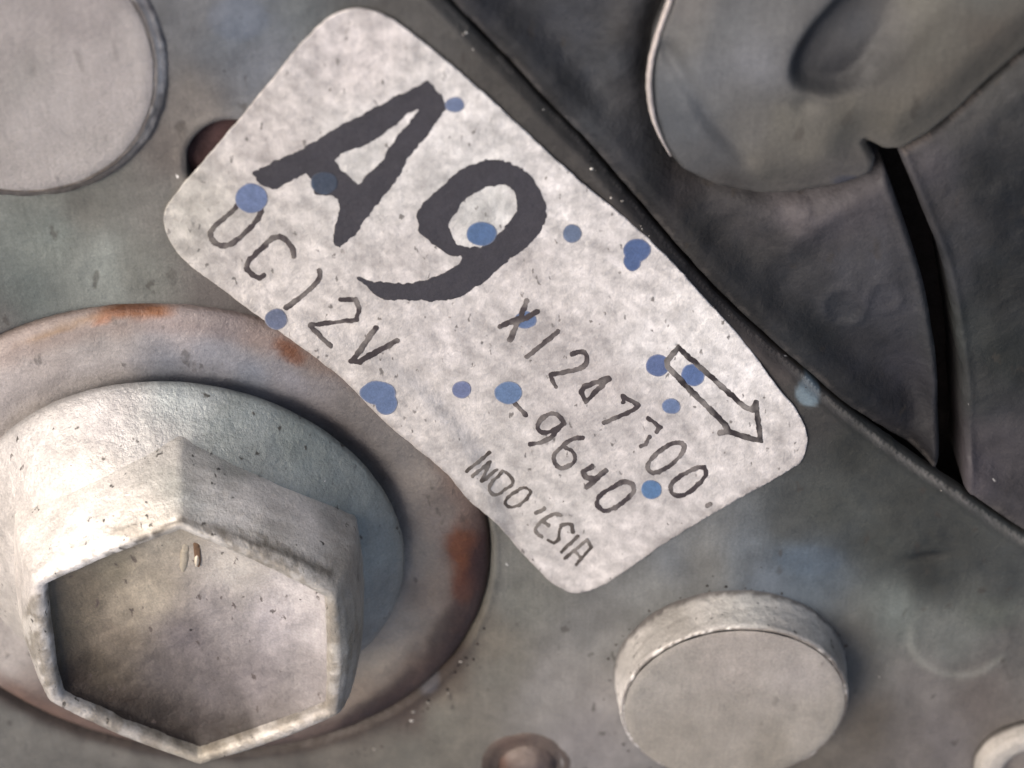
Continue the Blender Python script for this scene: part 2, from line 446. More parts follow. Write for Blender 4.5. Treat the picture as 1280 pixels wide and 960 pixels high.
def house_h(x, y):
    s = sd_poly(x, y, HOUSE_POLY)
    up_ = sstep(1000, 700, x + 0 * y)
    h = -14 + 7 * np.exp(-((s - 26) / 15) ** 2) - 11 * np.exp(-((s - 66) / 26) ** 2)
    h = h + 6 * fbm(x, y, 160, 3, 12) + 3 * fbm(x, y, 50, 3, 14)
    # falls toward the lower end of the slot
    sl = d_line(x, y, SL[15:])
    left = sstep(0, 1, (SLX(y) - x) / 40)
    h = h - 26 * np.exp(-(sl / 70) ** 2) * left * sstep(380, 560, y)
    # trough beside the lobe
    ls = sd_poly(x, y, LOBE_POLY)
    h = h - (14 + 30 * sstep(1080, 1130, x)) * np.exp(-((ls + 1) / (14 - 8 * sstep(1080, 1130, x))) ** 2) + 6 * np.exp(-((ls + 40) / 22) ** 2)
    h = h - 30 * sstep(4, 30, ls)
    # rounded cast ridges left of the slot
    h = h + 7 * np.exp(-((d_line(x, y, [(1090, 235), (1030, 275), (960, 340)])) / 18) ** 2)
    h = h - 4 * np.exp(-(np.hypot(x - 1055, y - 400) / 16) ** 2) + 3.5 * np.exp(-((np.hypot(x - 1058, y - 395) - 26) / 6) ** 2)
    h = h + 3 * np.exp(-((np.hypot(x - 1108, y - 380) - 20) / 6) ** 2)
    h = h + 5 * np.exp(-(np.hypot(x - 1000, y - 268) / 15) ** 4)
    # rolled edges of slot
    q = -sd_poly(x, y, SLOT_POLY)
    h = h + 4 * np.exp(-((q - 7) / 5) ** 2) - 7 * (1 - sstep(0, 5, q))
    rp = (x > 1150)
    h = h + 8 * fbm(x, y, 70, 3, 91) * sstep(1200, 1240, x)
    return h
_sly = np.array([p[1] for p in SL]); _slx = np.array([p[0] for p in SL])
def SLX(y): return np.interp(y, _sly, _slx)
HOUSE_COL = [(600, 20, '36343a'), (660, 60, '37363c'), (720, 40, '424148'), (760, 90, '47464b'), (700, 120, '333237'), (800, 130, '3f3a3b'), (790, 200, '3c393d'), (730, 160, '3a3a3f'), (840, 240, '39302f'), (870, 300, '36312f'),
             (800, 230, '2c2a2b'), (690, 120, '2c292a'), (640, 80, '2b2828'), (900, 260, '40393a'), (1000, 265, '594d4e'), (960, 300, '433c3c'), (1060, 270, '554a4c'), (940, 360, '2f2d2f'), (1000, 340, '3d393b'), (1080, 330, '454146'),
             (1050, 400, '35343a'), (1110, 390, '413d44'), (1020, 430, '28292c'), (1080, 470, '2e2b30'), (1140, 480, '38333a'), (1120, 540, '252126'), (1150, 590, '1c171b'), (1050, 500, '232224'), (900, 400, '242223'),
             (790, 40, '423c3b'), (1160, 210, '50474a'), (1200, 180, '4b4543'), (1250, 140, '4a4542'), (1180, 260, '463f40'), (1230, 230, '2a2a2c'), (1270, 260, '1f2126'), (1200, 320, '38363a'), (1250, 350, '2a2b2b'), (1220, 420, '3a3b38'),
             (1270, 450, '2d2f2b'), (1230, 500, '3c3a38'), (1250, 560, '4a4144'), (1230, 600, '52464b'), (1270, 640, '443c3e'), (960, 90, '333333')]
V, F, cx, cy, n = region(house_sdf, (-60, -700, 2100, 1080), 4, house_h, skirt=110)
C = idw(HOUSE_COL, cx, cy, 2.4, 20)  # shadow left of the slot's lower end is painted into these colours
C = (0.6 * C + 0.4 * C.mean(1, keepdims=True)) * np.array((0.95, 1.02, 1.04))
C = C * (C.mean(1, keepdims=True) / 0.04) ** 0.3
C = C * (1.02 + 0.2 * fbm(cx, cy, 90, 4, 311) + 0.34 * fbm(cx, cy, 22, 5, 315, 0.6))[:, None]
s_ = sd_poly(cx, cy, HOUSE_POLY)
C = blend(C, '77716d', 0.25 * np.exp(-((s_ - 9) / 4) ** 2) * (0.4 + 0.8 * (fbm(cx, cy, 12, 2, 9) > 0.1)))
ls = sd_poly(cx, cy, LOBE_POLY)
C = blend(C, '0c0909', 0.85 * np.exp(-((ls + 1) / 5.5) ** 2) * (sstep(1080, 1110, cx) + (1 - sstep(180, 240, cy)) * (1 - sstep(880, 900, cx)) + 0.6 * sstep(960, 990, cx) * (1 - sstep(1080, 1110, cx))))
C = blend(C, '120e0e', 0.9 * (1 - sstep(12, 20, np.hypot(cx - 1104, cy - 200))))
C = blend(C, '9a8f88', 0.5 * np.exp(-((ls + 9) / 2.5) ** 2) * sstep(1110, 1140, cx) * (fbm(cx, cy, 14, 3, 8) > 0.05))
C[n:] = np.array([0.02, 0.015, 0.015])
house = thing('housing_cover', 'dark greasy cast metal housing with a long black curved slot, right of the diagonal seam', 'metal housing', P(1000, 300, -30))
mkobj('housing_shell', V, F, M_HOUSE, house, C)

# ------------------------------------------------------------------ rounded pressed lobe upper right
def lobe_sdf(x, y):
    return sd_poly(x, y, LOBE_POLY) + 0.9 * fbm(x, y, 14, 3, 41)
DIMP = catmull([(986, 62), (986, 88), (1004, 103), (1040, 107), (1080, 97), (1115, 75), (1150, 42), (1195, -10), (1270, -90), (1240, -160), (1150, -150), (1080, -60), (1030, -5), (1005, 25)], 4, True)
def lobe_h(x, y):
    s = sd_poly(x, y, LOBE_POLY)
    dm = sd_poly(x, y, DIMP)
    h = 6 + 20 * sstep(0, 60, s) - 12 * (1 - sstep(0, 7, s))
    h = h - 20 * sstep(-6, 18 + 70 * sstep(1040, 1160, x), dm)
    h = h - 7 * np.exp(-(d_line(x, y, [(835, 60), (880, 130), (930, 185)]) / 12) ** 2)
    h = h - 6 * np.exp(-(np.hypot((x - 1004), (y - 118) * 1.6) / 16) ** 2)
    h = h + 4 * fbm(x, y, 130, 3, 19)
    return h
LOBE_COL = [(850, 40, '585a5c'), (900, 30, '6a6f74'), (940, 60, '767b84'), (900, 90, '666b72'), (860, 110, '4e5660'), (850, 150, '464e58'), (880, 180, '515459'), (930, 140, '666664'), (980, 130, '65645c'), (960, 180, '5a5852'),
            (1020, 160, '605e56'), (1050, 130, '5f5d54'), (1120, 130, '5b584f'), (1180, 90, '5e5a51'), (1240, 40, '58534b'), (1160, 40, '605f57'), (1010, 60, '47484b'), (1060, 30, '53565b'), (1040, 80, '434448'), (1100, 10, '5c5c5c'),
            (1140, 0, '63635c'), (1000, 225, '55524f'), (1050, 210, '5a5756'), (900, 225, '454240'), (960, 10, '6a6d70'), (1240, 70, '514e46'), (850, 0, '5a5a5c'), (1220, -20, '5a5c58')]
V, F, cx, cy, n = region(lobe_sdf, (700, -300, 1700, 300), 4, lobe_h, skirt=26)
C = idw(LOBE_COL, cx, cy, 2.3, 22)  # bluish highlight left of the dimple is painted into these colours
q = np.hypot((cx - 1056) / 18, (cy - 222) / 9)
C = blend(C, '3d4254', 0.7 * (1 - sstep(0.7, 1.1, q)))
C = (0.7 * C + 0.3 * C.mean(1, keepdims=True)) * np.array((1.04, 1.0, 0.95))
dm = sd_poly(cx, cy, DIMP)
C = blend(C, '26272a', 0.75 * sstep(-5, 5, dm) * (1 - sstep(14, 62, dm)) * (1 - sstep(1070, 1170, cx)))  # shade on the dimple's left and lower wall painted as a dark fill
C = blend(C, '3c3a36', 0.4 * np.exp(-((dm - 5) / 9) ** 2) * sstep(1060, 1110, cx) * sstep(-40, 40, cy))
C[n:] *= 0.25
lobe = thing('pressed_lobe', 'rounded grey pressed metal tab with a smooth oval dimple, overlapping the dark housing', 'metal tab', P(1000, 120, 0))
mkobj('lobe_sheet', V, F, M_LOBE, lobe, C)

def tube(pts, rad, segs=8, h=0.0, rough=0.4):
    pts = np.array(pts, float); q = P(pts[:, 0], pts[:, 1], 0); q[:, 2] = h if np.isscalar(h) else np.array(h)
    V = []; F = []
    n = len(q)
    r = np.array(rad) if not np.isscalar(rad) else np.full(n, rad)
    for i in range(n):
        t = q[min(i + 1, n - 1)] - q[max(i - 1, 0)]; t /= np.linalg.norm(t)
        a = np.cross(t, (0, 0, 1)); a /= np.linalg.norm(a); b = np.cross(a, t)
        for k in range(segs):
            w = 2 * np.pi * k / segs
            V.append(q[i] + r[i] * (1 + 0.15 * rng.standard_normal() * rough) * (math.cos(w) * a + math.sin(w) * b))
    for i in range(n - 1):
        for k in range(segs):
            F.append([i * segs + k, i * segs + (k + 1) % segs, (i + 1) * segs + (k + 1) % segs, (i + 1) * segs + k])
    F.append(list(range(segs))[::-1]); F.append([(n - 1) * segs + k for k in range(segs)])
    return np.array(V), F
rim = catmull([(905, -262), (848, -60), (838, -8), (822, 40), (813, 75), (811, 105), (815, 138), (824, 165), (838, 192)], 6)
nr = len(rim)
V, F = tube(rim, [3.4 * (1 - 0.9 * max(0, (i / nr - 0.72) / 0.28)) for i in range(nr)], h=6)
mkobj('bright_edge', V, F, M_STICK, lobe, lin('b3aaa4') * 1.0, label='thin bare bright metal edge on the left side of the tab')

# ------------------------------------------------------------------ washer
wash = thing('flat_washer', 'wide grey washer with orange rust stains, lying under the bolt flange', 'washer', (*WASH_C, 0))
prof = densify([(235, 2), (300, 3), (335, 8), (365, 8), (392, 3), (405, -4), (409, -16)], 5)
V, F = lathe(WASH_C, prof, 220, 0.9, 3)
cx, cy = proj(V)
WASH_COL = [(60, 440, '7f7774'), (30, 520, '8b8380'), (130, 420, '7c7674'), (120, 470, '857f7e'), (220, 410, '7f797b'), (260, 440, '6b6c74'), (200, 460, '5c5f68'), (320, 460, '5d626d'), (330, 420, '6c6463'), (90, 530, '706c70'),
            (380, 470, '67666d'), (400, 450, '5f5550'), (450, 500, '565150'), (500, 560, '5b5654'), (550, 620, '4d433e'), (580, 680, '4b3227'), (530, 600, '6c645e'), (520, 700, '7f776e'), (555, 650, '6a605a'), (500, 640, '766f69'), (500, 780, '857b6f'), (460, 800, '8a7f71'),
            (540, 760, '6d6055'), (580, 770, '42322a'), (520, 840, '4d3e34'), (450, 860, '6e6053'), (480, 890, '2f211b'), (430, 930, '35272a'), (400, 900, '65584f'), (370, 950, '5f5855'), (340, 990, '45393a'), (0, 480, '8a8280'),
            (20, 930, '3a2a24'), (0, 900, '50382b'), (-40, 900, '4a3a30'), (-60, 700, '857c77'), (60, 1000, '3a302c'), (0, 800, '8d8580')]
C = idw(WASH_COL, cx, cy, 2.4, 18)  # contact shade along the flange's upper edge is painted into these colours
C = (0.8 * C + 0.2 * C.mean(1, keepdims=True)) * np.array((1.0, 1.0, 0.97))
d = np.hypot(V[:, 0] - WASH_C[0], V[:, 1] - WASH_C[1])
nz = fbm(cx, cy, 22, 4, 55)
edge = sstep(360, 386, d + 8 * nz)
C = blend(C, '5d463a', 0.4 * edge)
def rust(C, x, y, rx, ry, c_, a_, ang=0.0):
    ca, sa = math.cos(ang), math.sin(ang)
    dx = cx - x; dy = cy - y
    q = np.hypot((dx * ca + dy * sa) / rx, (-dx * sa + dy * ca) / ry) + 0.45 * nz
    return blend(C, lin(c_) * 0.75, a_ * (1 - sstep(0.45, 1.1, q)) * (1 + 0.25 * nz))
C = rust(C, 175, 388, 60, 13, '744827', 1.0, -0.02)
C = rust(C, 130, 398, 22, 7, '7c4a26', 0.9, -0.2)
C = rust(C, 75, 412, 60, 8, '7b6550', 0.8, -0.35)
C = rust(C, 362, 438, 26, 15, '5f3a24', 0.95, 0.6)
C = rust(C, 584, 692, 34, 46, '5f3418', 0.95, 0.1)
C = rust(C, 585, 735, 22, 26, '5a2f18', 0.8, 0.1)
C = rust(C, 600, 700, 22, 42, '38190d', 0.9, 0.1)
C = rust(C, 165, 386, 34, 7, '4f2c18', 0.8, -0.02)
C = rust(C, 8, 925, 26, 24, '6b2f14', 0.8, 0.3)
C = rust(C, 450, 905, 110, 22, '24150f', 0.8, -0.72)
C = rust(C, 560, 800, 26, 60, '2c1c14', 0.75, 0.5)
C = rust(C, 330, 975, 90, 18, '2a1b18', 0.6, -0.35)
band = d_line(cx, cy, catmull([(618, 650), (614, 710), (597, 775), (562, 836), (510, 882), (440, 920), (370, 945), (260, 962)], 4))
C = blend(C, '20110d', 0.92 * np.exp(-(band / (25 + 8 * nz)) ** 2))
C = blend(C, '2a1d19', 0.35 * np.exp(-((np.hypot(V[:, 0] - FC[0], V[:, 1] - FC[1]) - 292) / 14) ** 2) * sstep(330, 420, cx) * (1 - sstep(620, 720, cy)))  # flange's cast shadow painted on the washer as a dark crescent
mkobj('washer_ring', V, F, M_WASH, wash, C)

# ------------------------------------------------------------------ hex bolt
AX = P(240, 682)[:2]
LEAN = 0.13
FC = P(236, 674)[:2]
bolt = thing('flange_bolt', 'large silver flanged hex bolt with a dished head, speckled with dirt', 'bolt', (*AX, 0))
prof = densify([(200, 112), (220, 96), (238, 80), (256, 64), (270, 52), (281, 43), (288, 36), (291, 29), (287, 23), (265, 19), (235, 10)], 5)
V, F = lathe(FC, prof, 220, 1.0, 13)
cx, cy = proj(V)
FL_COL = [(60, 600, 'b4aea9'), (110, 590, 'b4aea8'), (20, 650, 'b4aea8'), (40, 560, 'a09c99'), (130, 530, '9a9695'), (220, 500, '929796'), (300, 520, '7c8280'), (380, 560, '6b716e'), (300, 570, '747875'), (440, 620, '6e7370'), (470, 680, '7a7d79'), (480, 740, '83827d'), (200, 560, 'a09d9a'), (150, 600, 'a8a39e'), (0, 640, 'a09a95'),
          (0, 800, 'a59f98'), (40, 950, '837a75'), (450, 800, '85807a')]
C = idw(FL_COL, cx, cy, 2.2, 25)  # flange painted lighter at upper left where light falls, darker at upper right
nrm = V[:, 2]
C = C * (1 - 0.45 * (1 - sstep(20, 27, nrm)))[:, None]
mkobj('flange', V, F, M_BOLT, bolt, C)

def hexr(th, rot, rnd):
    a = (th - rot + np.pi / 6) % (np.pi / 3) - np.pi / 6
    a2 = np.sqrt(a * a) 
    hx = math.cos(math.pi / 6) / np.cos(np.pi / 6 - np.abs(a)) 
    # rot is the direction of a corner
    return hx if rnd == 0 else (hx ** (1.0)) * (1 - rnd) + rnd * 0.955
def hexprof(levels, segs=240, rot=math.radians(86.5), rough=1.2, seed=2):
    th = np.linspace(0, 2 * np.pi, segs, endpoint=False)
    V = []; F = []
    for k, (R, h, rnd) in enumerate(levels):
        r = R * hexr(th, rot, rnd)
        x = AX[0] + LEAN * h + r * np.cos(th); y = AX[1] - 0.03 * h + 1.03 * r * np.sin(th)
        nz = fbm(x * 1.0 + 7 * h * 0.3, y + h, 22, 4, seed) * rough
        hh = h + fbm(x, y, 16, 4, seed + 9) * rough * 0.9
        V.append(np.stack([x + nz * np.cos(th), y + nz * np.sin(th), hh], -1))
    for k in range(len(levels) - 1):
        for i in range(segs):
            j = (i + 1) % segs
            F.append([k * segs + i, (k + 1) * segs + i, (k + 1) * segs + j, k * segs + j])
    return np.concatenate(V), F
def dens3(l, step=6):
    out = [l[0]]
    for a, b in zip(l[:-1], l[1:]):
        n = max(1, int(math.hypot(b[0] - a[0], b[1] - a[1]) / step))
        for k in range(1, n + 1): out.append(tuple(np.array(a) + (np.array(b) - np.array(a)) * k / n))
    return out
# from the rim's inner lip outward and down to the flange
lev = dens3([(197, 172, .12), (199, 181, .12), (203, 186, .14), (213, 188, .18), (222, 180, .30), (234, 158, .42), (243, 134, .42), (248, 112, .38), (251, 92, .34), (253, 76, .34), (254, 60, .34), (254, 46, .34)], 4)
V, F = hexprof(lev, rough=1.2)
cx, cy = proj(V)
HX_COL = [(150, 600, 'ece6df'), (100, 640, 'e8e1da'), (60, 690, 'dcd5ce'), (190, 640, 'e2dad1'), (40, 640, 'e0d9d2'), (215, 560, 'b9b5b0'), (230, 610, '9fa09a'), (300, 620, 'd8d2cb'), (380, 650, 'd2ccc6'), (340, 640, 'd8d2cb'), (260, 600, 'c8c3bc'), (300, 575, '8f908b'), (380, 600, '82847f'), (340, 670, 'c0bab2'), (420, 640, '8f8c87'), (430, 700, '8a857d'), (440, 780, '7e7a72'),
          (420, 880, '96908a'), (405, 800, 'a9a39a'), (340, 920, 'b3aca3'), (240, 955, '8d8577'), (140, 930, 'a39d95'), (70, 860, 'b0aaa3'), (50, 780, 'b1aca5'), (30, 720, 'b9b2ac'), (330, 690, '8d877d'), (200, 660, '9d9588')]
C = idw(HX_COL, cx, cy, 2.2, 22)  # light on the upper flanks and chamfer band is painted into the colour
nz = fbm(cx, cy, 9, 3, 71)
inner = (V[:, 2] > 168) & (np.hypot(V[:, 0] - AX[0] - LEAN * 180, V[:, 1] - AX[1]) < 206)
C = blend(C, '6b6253', 0.5 * inner * sstep(-0.05, 0.25, nz))
C = blend(C, '6a6256', 0.6 * sstep(0.0, 0.25, fbm(cx, cy, 16, 3, 73)) * sstep(720, 800, cy) * (V[:, 2] > 150))
bd = d_line(cx, cy, [(228, 650), (300, 672), (360, 692), (412, 716)])
C = blend(C, '453e34', 0.75 * np.exp(-(bd / (6 + 5 * nz)) ** 2))
bd = d_line(cx, cy, [(50, 745), (130, 700), (228, 648)])
C = blend(C, '4a4237', 0.8 * np.exp(-(bd / 3.5) ** 2) * (nz > -0.1))
hexo = mkobj('hex_head', V, F, M_BOLT, bolt, C)

# dished top of the head
lev = dens3([(201, 178, .12), (197, 172, .12), (191, 166, .16), (176, 161, .25), (150, 155, .4), (110, 153, .7), (60, 152, .9), (1, 152, 1)], 4)
V, F = hexprof(lev, rough=2.0, seed=30)
F = [f[::-1] for f in F]
cx, cy = proj(V)
TOP_COL = [(210, 670, 'a39a8b'), (150, 710, '8d8472'), (100, 750, '786e5f'), (90, 790, '6b6252'), (170, 760, '9b907f'), (200, 740, 'a79d8c'), (300, 720, 'b0aaa2'), (370, 740, 'b3adaa'), (340, 780, 'aaa3a2'), (270, 770, '98918e'), (230, 790, '7c7474'),
           (150, 800, '85796a'), (120, 840, '655a4a'), (110, 880, '4f4236'), (200, 840, '706865'), (260, 850, '7c7472'), (320, 840, '8f8785'), (380, 830, '958e8b'), (340, 890, '7f7773'), (250, 900, '5f5652'), (190, 910, '4a403a'), (150, 900, '46392f'),
           (290, 920, '6f665c'), (220, 940, '5a5142'), (390, 780, 'aaa4a2')]
C = idw(TOP_COL, cx, cy, 2.4, 18)
C = C * (C.mean(1, keepdims=True) / 0.24) ** 0.55
bd = d_line(cx, cy, [(85, 850), (112, 890), (170, 915), (250, 938), (300, 925)]) + 14 * fbm(cx, cy, 25, 3, 44)
C = blend(C, '281d17', 0.85 * np.exp(-(np.clip(bd, 0, None) / 32) ** 2))
mkobj('dished_top', V, F, M_DISH, bolt, C, label='dirty sunken top of the bolt head, brown at lower left')
# little raised index mark on the dished top
def blob_h(cx0, cy0, rx, ry, ang, hh, h0, name, col, par, m, step=1.5, seed=0):
    ca, sa = math.cos(ang), math.sin(ang)
    def q(x, y):
        dx = x - cx0; dy = y - cy0
        return np.hypot((dx * ca + dy * sa) / rx, (-dx * sa + dy * ca) / ry) + 0.12 * fbm(x, y, 7, 2, seed)
    R = max(rx, ry) + 4
    # work on plane h0 by shifting the sight line
    V, F, px, py, n = region(lambda x, y: (1 - q(x, y)) * min(rx, ry), (cx0 - R, cy0 - R, cx0 + R, cy0 + R), step, lambda x, y: 0 * x, skirt=0)
    W = P(px, py, h0); W[:, 2] = h0 + hh * np.sqrt(np.clip(1 - q(px, py) ** 2, 0, 1)) - 0.5
    return mkobj(name, W, F, m, par, lin(col))
blob_h(231, 690, 6, 25, 0.12, 3.5, 154, 'index_mark_and_glint', '9d9382', bolt, M_BOLT, seed=3)
blob_h(246, 688, 4, 22, -0.12, 1.2, 157, 'rust_streak', '5e4a3a', bolt, M_DEEP, seed=8)
blob_h(246, 701, 3, 8, 0.05, 4, 157, 'index_mark_and_glint', 'b8ac9a', bolt, M_BOLT, seed=3)  # glint beside the index mark, made as a pale raised blob
blob_h(227, 661, 13, 5, -0.05, 1.2, 157, 'rust_streak', '5d5040', bolt, M_DEEP, seed=5)

# ------------------------------------------------------------------ round studs
def stud(label, face_px, r_top, r_base, h, cols, rim_cols, seed, cup=0.0):
    cc = P(face_px[0], face_px[1], h)[:2]
    t = thing('round_stud', label, 'stud', (*cc, 0), 'round metal studs set in the plate')
    face = densify([(1, h - cup), (r_top * 0.6, h - cup), (r_top - 7, h - 0.5 * cup), (r_top - 2, h - 2.0)], 7)
    V, F = lathe(cc, face, 160, 0.6, seed)
    px, py = proj(V)
    mkobj('stud_face', V, F, M_STUD, t, 0.85 * idw(cols, px, py, 2.2, 24) + 0.15 * idw(cols, px, py, 2.2, 24).mean(1, keepdims=True))
    side = densify([(r_top - 2.2, h - 4.5), (r_top + 1.5, h - 3.0), (r_top + 4, h - 7), (r_top + (r_base - r_top) * 0.6, h * 0.45), (r_base - 1, 6), (r_base, -3), (r_base + 2, -14)], 4)
    V, F = lathe(cc, side, 200, 1.6, seed + 3)
    F = F[:-1]
    px, py = proj(V)
    C = 1.12 * idw(rim_cols, px, py, 2.2, 20); C = 0.7 * C + 0.3 * C.mean(1, keepdims=True)
    nz = fbm(px, py, 8, 3, seed + 7)
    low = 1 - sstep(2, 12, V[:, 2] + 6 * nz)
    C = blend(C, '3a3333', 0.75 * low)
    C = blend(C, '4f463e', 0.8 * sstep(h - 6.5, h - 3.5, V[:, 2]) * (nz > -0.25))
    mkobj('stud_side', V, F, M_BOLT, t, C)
    return t
stud('pale round flat topped stud at the bottom, below the tip of the sticker', (918, 886), 156, 166, 68,
     [(820, 850, '958f86'), (920, 820, '999189'), (1000, 850, '9d9690'), (900, 900, '928b81'), (1000, 920, '999288'), (850, 930, '8b8479'), (960, 950, '857e72'), (1040, 900, '908a80')],
     [(800, 820, 'a8a199'), (850, 770, '8f887f'), (880, 765, 'c0b9b0'), (930, 755, 'c9c4ba'), (1000, 775, 'b8b1a7'), (1050, 830, '8f8880'), (770, 880, 'cfc8c0'), (1060, 900, '7d756c'), (900, 1010, '7b746b')], 5)  # bright light on the top and left rim is painted into these colours
stud('largest round pale stud, flat topped, cut off by the upper left corner', (-3, 74), 169, 181, 17,
     [(30, 60, '958e8b'), (100, 30, '918a88'), (130, 100, '9c9592'), (60, 150, '9b9592'), (100, 190, '9a9490'), (20, 200, '96908c'), (30, 90, '87837f'), (0, 0, '8a8482'), (160, 80, '9a9491')],
     [(180, 20, '8d8783'), (205, 80, 'aaa5a0'), (190, 160, '857f79'), (100, 225, '625a53'), (0, 245, '5c554f')], 9)
# hollow stud in the lower right corner
cc = P(1292, 962, 22)[:2]
t = thing('round_stud', 'pale hollow ring stud just entering at the lower right corner', 'stud', (*cc, 0), 'round metal studs set in the plate')
V, F = lathe(cc, densify([(42, 14), (46, 22), (54, 25), (70, 25), (79, 20), (84, 8), (87, -12)], 3), 120, 1.3, 15)
F = F[:-1]; px, py = proj(V)
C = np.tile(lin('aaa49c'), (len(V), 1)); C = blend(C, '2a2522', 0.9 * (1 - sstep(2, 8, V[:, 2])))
mkobj('stud_side', V, F, M_STUD, t, C)
V, F = lathe(cc, densify([(1, 9), (32, 10), (44, 15)], 4), 100, 0.8, 16)
mkobj('stud_face', V, F, M_STUD, t, lin('7a736d'))

# small domed rivet at the bottom edge
cc = P(660, 958, 4)[:2]
riv = thing('domed_rivet', 'small brown stained domed rivet at the bottom edge, left of the pale stud', 'rivet', (*cc, 0))
V, F = lathe(cc, densify([(1, 17), (18, 16), (32, 11), (42, 4), (47, -2), (50, -7)], 3), 90, 1.2, 18)
px, py = proj(V)
C = idw([(620, 950, '5c4439'), (650, 940, '74675f'), (660, 950, '7a6f69'), (690, 940, '645852'), (705, 955, '3f3430'), (610, 970, '3a2f28'), (670, 975, '5a4f52')], px, py, 2.4, 8)
mkobj('rivet_head', V, F, M_WASH, riv, C * np.array((0.55, 0.52, 0.5)))
V, F = lathe(cc, densify([(44, 2.5), (52, 1.2), (60, 1.8), (66, 0.5), (72, -2), (76, -6)], 3), 90, 1.2, 19)
F = F[:-1]; px, py = proj(V)
C = idw([(610, 930, '4b4038'), (640, 912, '5f5048'), (690, 912, '655b55'), (720, 950, '5d5550'), (600, 960, '3b3129')], px, py, 2.4, 8)
mkobj('rivet_collar', V, F, M_WASH, riv, C * np.array((0.5, 0.46, 0.43)))

# ------------------------------------------------------------------ the sticker
STK = catmull([(395, 36), (418, 18), (450, 11), (482, 20), (512, 40), (575, 91), (640, 149), (720, 223), (780, 272), (830, 318), (880, 372), (930, 428), (972, 484), (998, 517), (1009, 548), (1002, 575), (980, 592), (905, 634),
               (830, 680), (760, 728), (722, 741), (695, 732), (664, 704), (618, 652), (588, 627), (557, 591), (520, 560), (475, 522), (430, 475), (380, 437), (345, 411), (310, 386), (268, 354), (232, 327), (210, 297), (205, 268), (219, 243),
               (258, 197), (300, 148), (339, 101), (372, 60)], 5, True)
H0 = 9.0      # plate swells a little; the sticker rides on top of it
stk = thing('data_sticker', 'worn silver label sticker printed A9 DC12V with an arrow and blue paint dots', 'sticker', P(610, 370, 5))
# sticker follows the plate beneath it, smoothed
def stk_h(x, y):
    a = np.zeros_like(x)
    for dx, dy in ((0, 0), (25, 0), (-25, 0), (0, 25), (0, -25)):
        a = a + 5 * fbm(x + dx, y + dy, 260, 3, 4) * sstep(0, 120, wash_dist(x + dx, y + dy))
    a = a / 5
    d = wash_dist(x, y)
    a = np.maximum(a, -6) + 4.2
    a = a + 9.5 * (1 - sstep(-2, 34, d))            # lifted where it passes over the washer
    return a + 0.5 * fbm(x, y, 40, 3, 66)
def on_sticker(sdf, bbox, step, name, col, m, lift, parent, skirt=1.2, colf=None, label=None):
    V, F, px, py, n = region(sdf, bbox, step, lambda x, y: 0 * x, 0)
    # stand the sheet on the sticker surface along each line of sight, so the outline stays where it was drawn
    h = stk_h(px, py) + lift
    W = P(px, py, 0) ; W = P(px, py, h)
    n = len(W)
    # side walls
    from collections import Counter
    ec = Counter()
    for f in F:
        for a, b in zip(f, f[1:] + f[:1]): ec[(min(a, b), max(a, b))] += 1
    mp = {}; extra = []; G = []
    for f in F:
        for a, b in zip(f, f[1:] + f[:1]):
            if ec[(min(a, b), max(a, b))] == 1:
                for q in (a, b):
                    if q not in mp:
                        mp[q] = n + len(extra); w = W[q].copy(); w[2] -= skirt; extra.append(w)
                G.append([b, a, mp[a], mp[b]])
    Wf = np.concatenate([W, np.array(extra)]) if extra else W
    PX, PY = proj(Wf)
    C = colf(PX, PY) if colf else lin(col)
    return mkobj(name, Wf, list(F) + G, m, parent, C, label=label)
STK_COL = [(430, 60, 'b9b0ab'), (330, 170, 'b6ada6'), (250, 270, 'aaa498'), (300, 330, 'b2aaa3'), (450, 200, 'b8b4ae'), (560, 160, 'c2bdb8'), (700, 240, 'c6c0bb'), (600, 260, 'b9b7b1'), (520, 330, 'bab2ac'), (400, 400, 'b9b1aa'), (470, 470, 'b7afa8'),
           (560, 430, 'bbb3ae'), (650, 330, 'b9b1ac'), (750, 330, 'bfb8b3'), (700, 430, 'aaa29d'), (760, 470, 'a89f9a'), (800, 440, 'cdc7c2'), (880, 430, 'd0cac4'), (940, 500, 'cfc8c2'), (900, 480, 'd3cdc8'), (970, 560, 'bdb5af'), (880, 560, 'c2bab4'),
           (800, 530, 'b4aca7'), (700, 520, 'aaa29d'), (640, 560, 'b6afa8'), (560, 540, 'bcb4ad'), (640, 640, 'b4aca3'), (700, 620, 'bab3ac'), (720, 700, 'c5bcb4'), (790, 660, 'b9b1ab'), (520, 500, 'bfb7b0')]
def stk_colf(x, y):
    C = idw(STK_COL, x, y, 2.2, 22)
    s = sd_poly(x, y, STK)
    nz = fbm(x, y, 14, 3, 23)
    C = blend(C, '8b8078', 0.45 * (1 - sstep(0, 9, s + 7 * nz)) * sstep(300, 420, y - 0.25 * x + 60))
    u = x * 0.8 + y * 0.6; v = -x * 0.6 + y * 0.8
    cl = 0.16 * fbm(x, y, 60, 4, 91, 0.6) + 0.40 * fbm(u, v * 1.8, 24, 4, 97, 0.65)
    C = C * (1.03 + cl)[..., None]
    C = 0.72 * C + 0.28 * C.mean(1, keepdims=True)
    return C
on_sticker(lambda x, y: sd_poly(x, y, STK) + 1.1 * fbm(x, y, 11, 3, 24), (190, 0, 1020, 752), 3, 'foil_backing', None, M_STICK, 0.0, stk, 2.4, stk_colf)

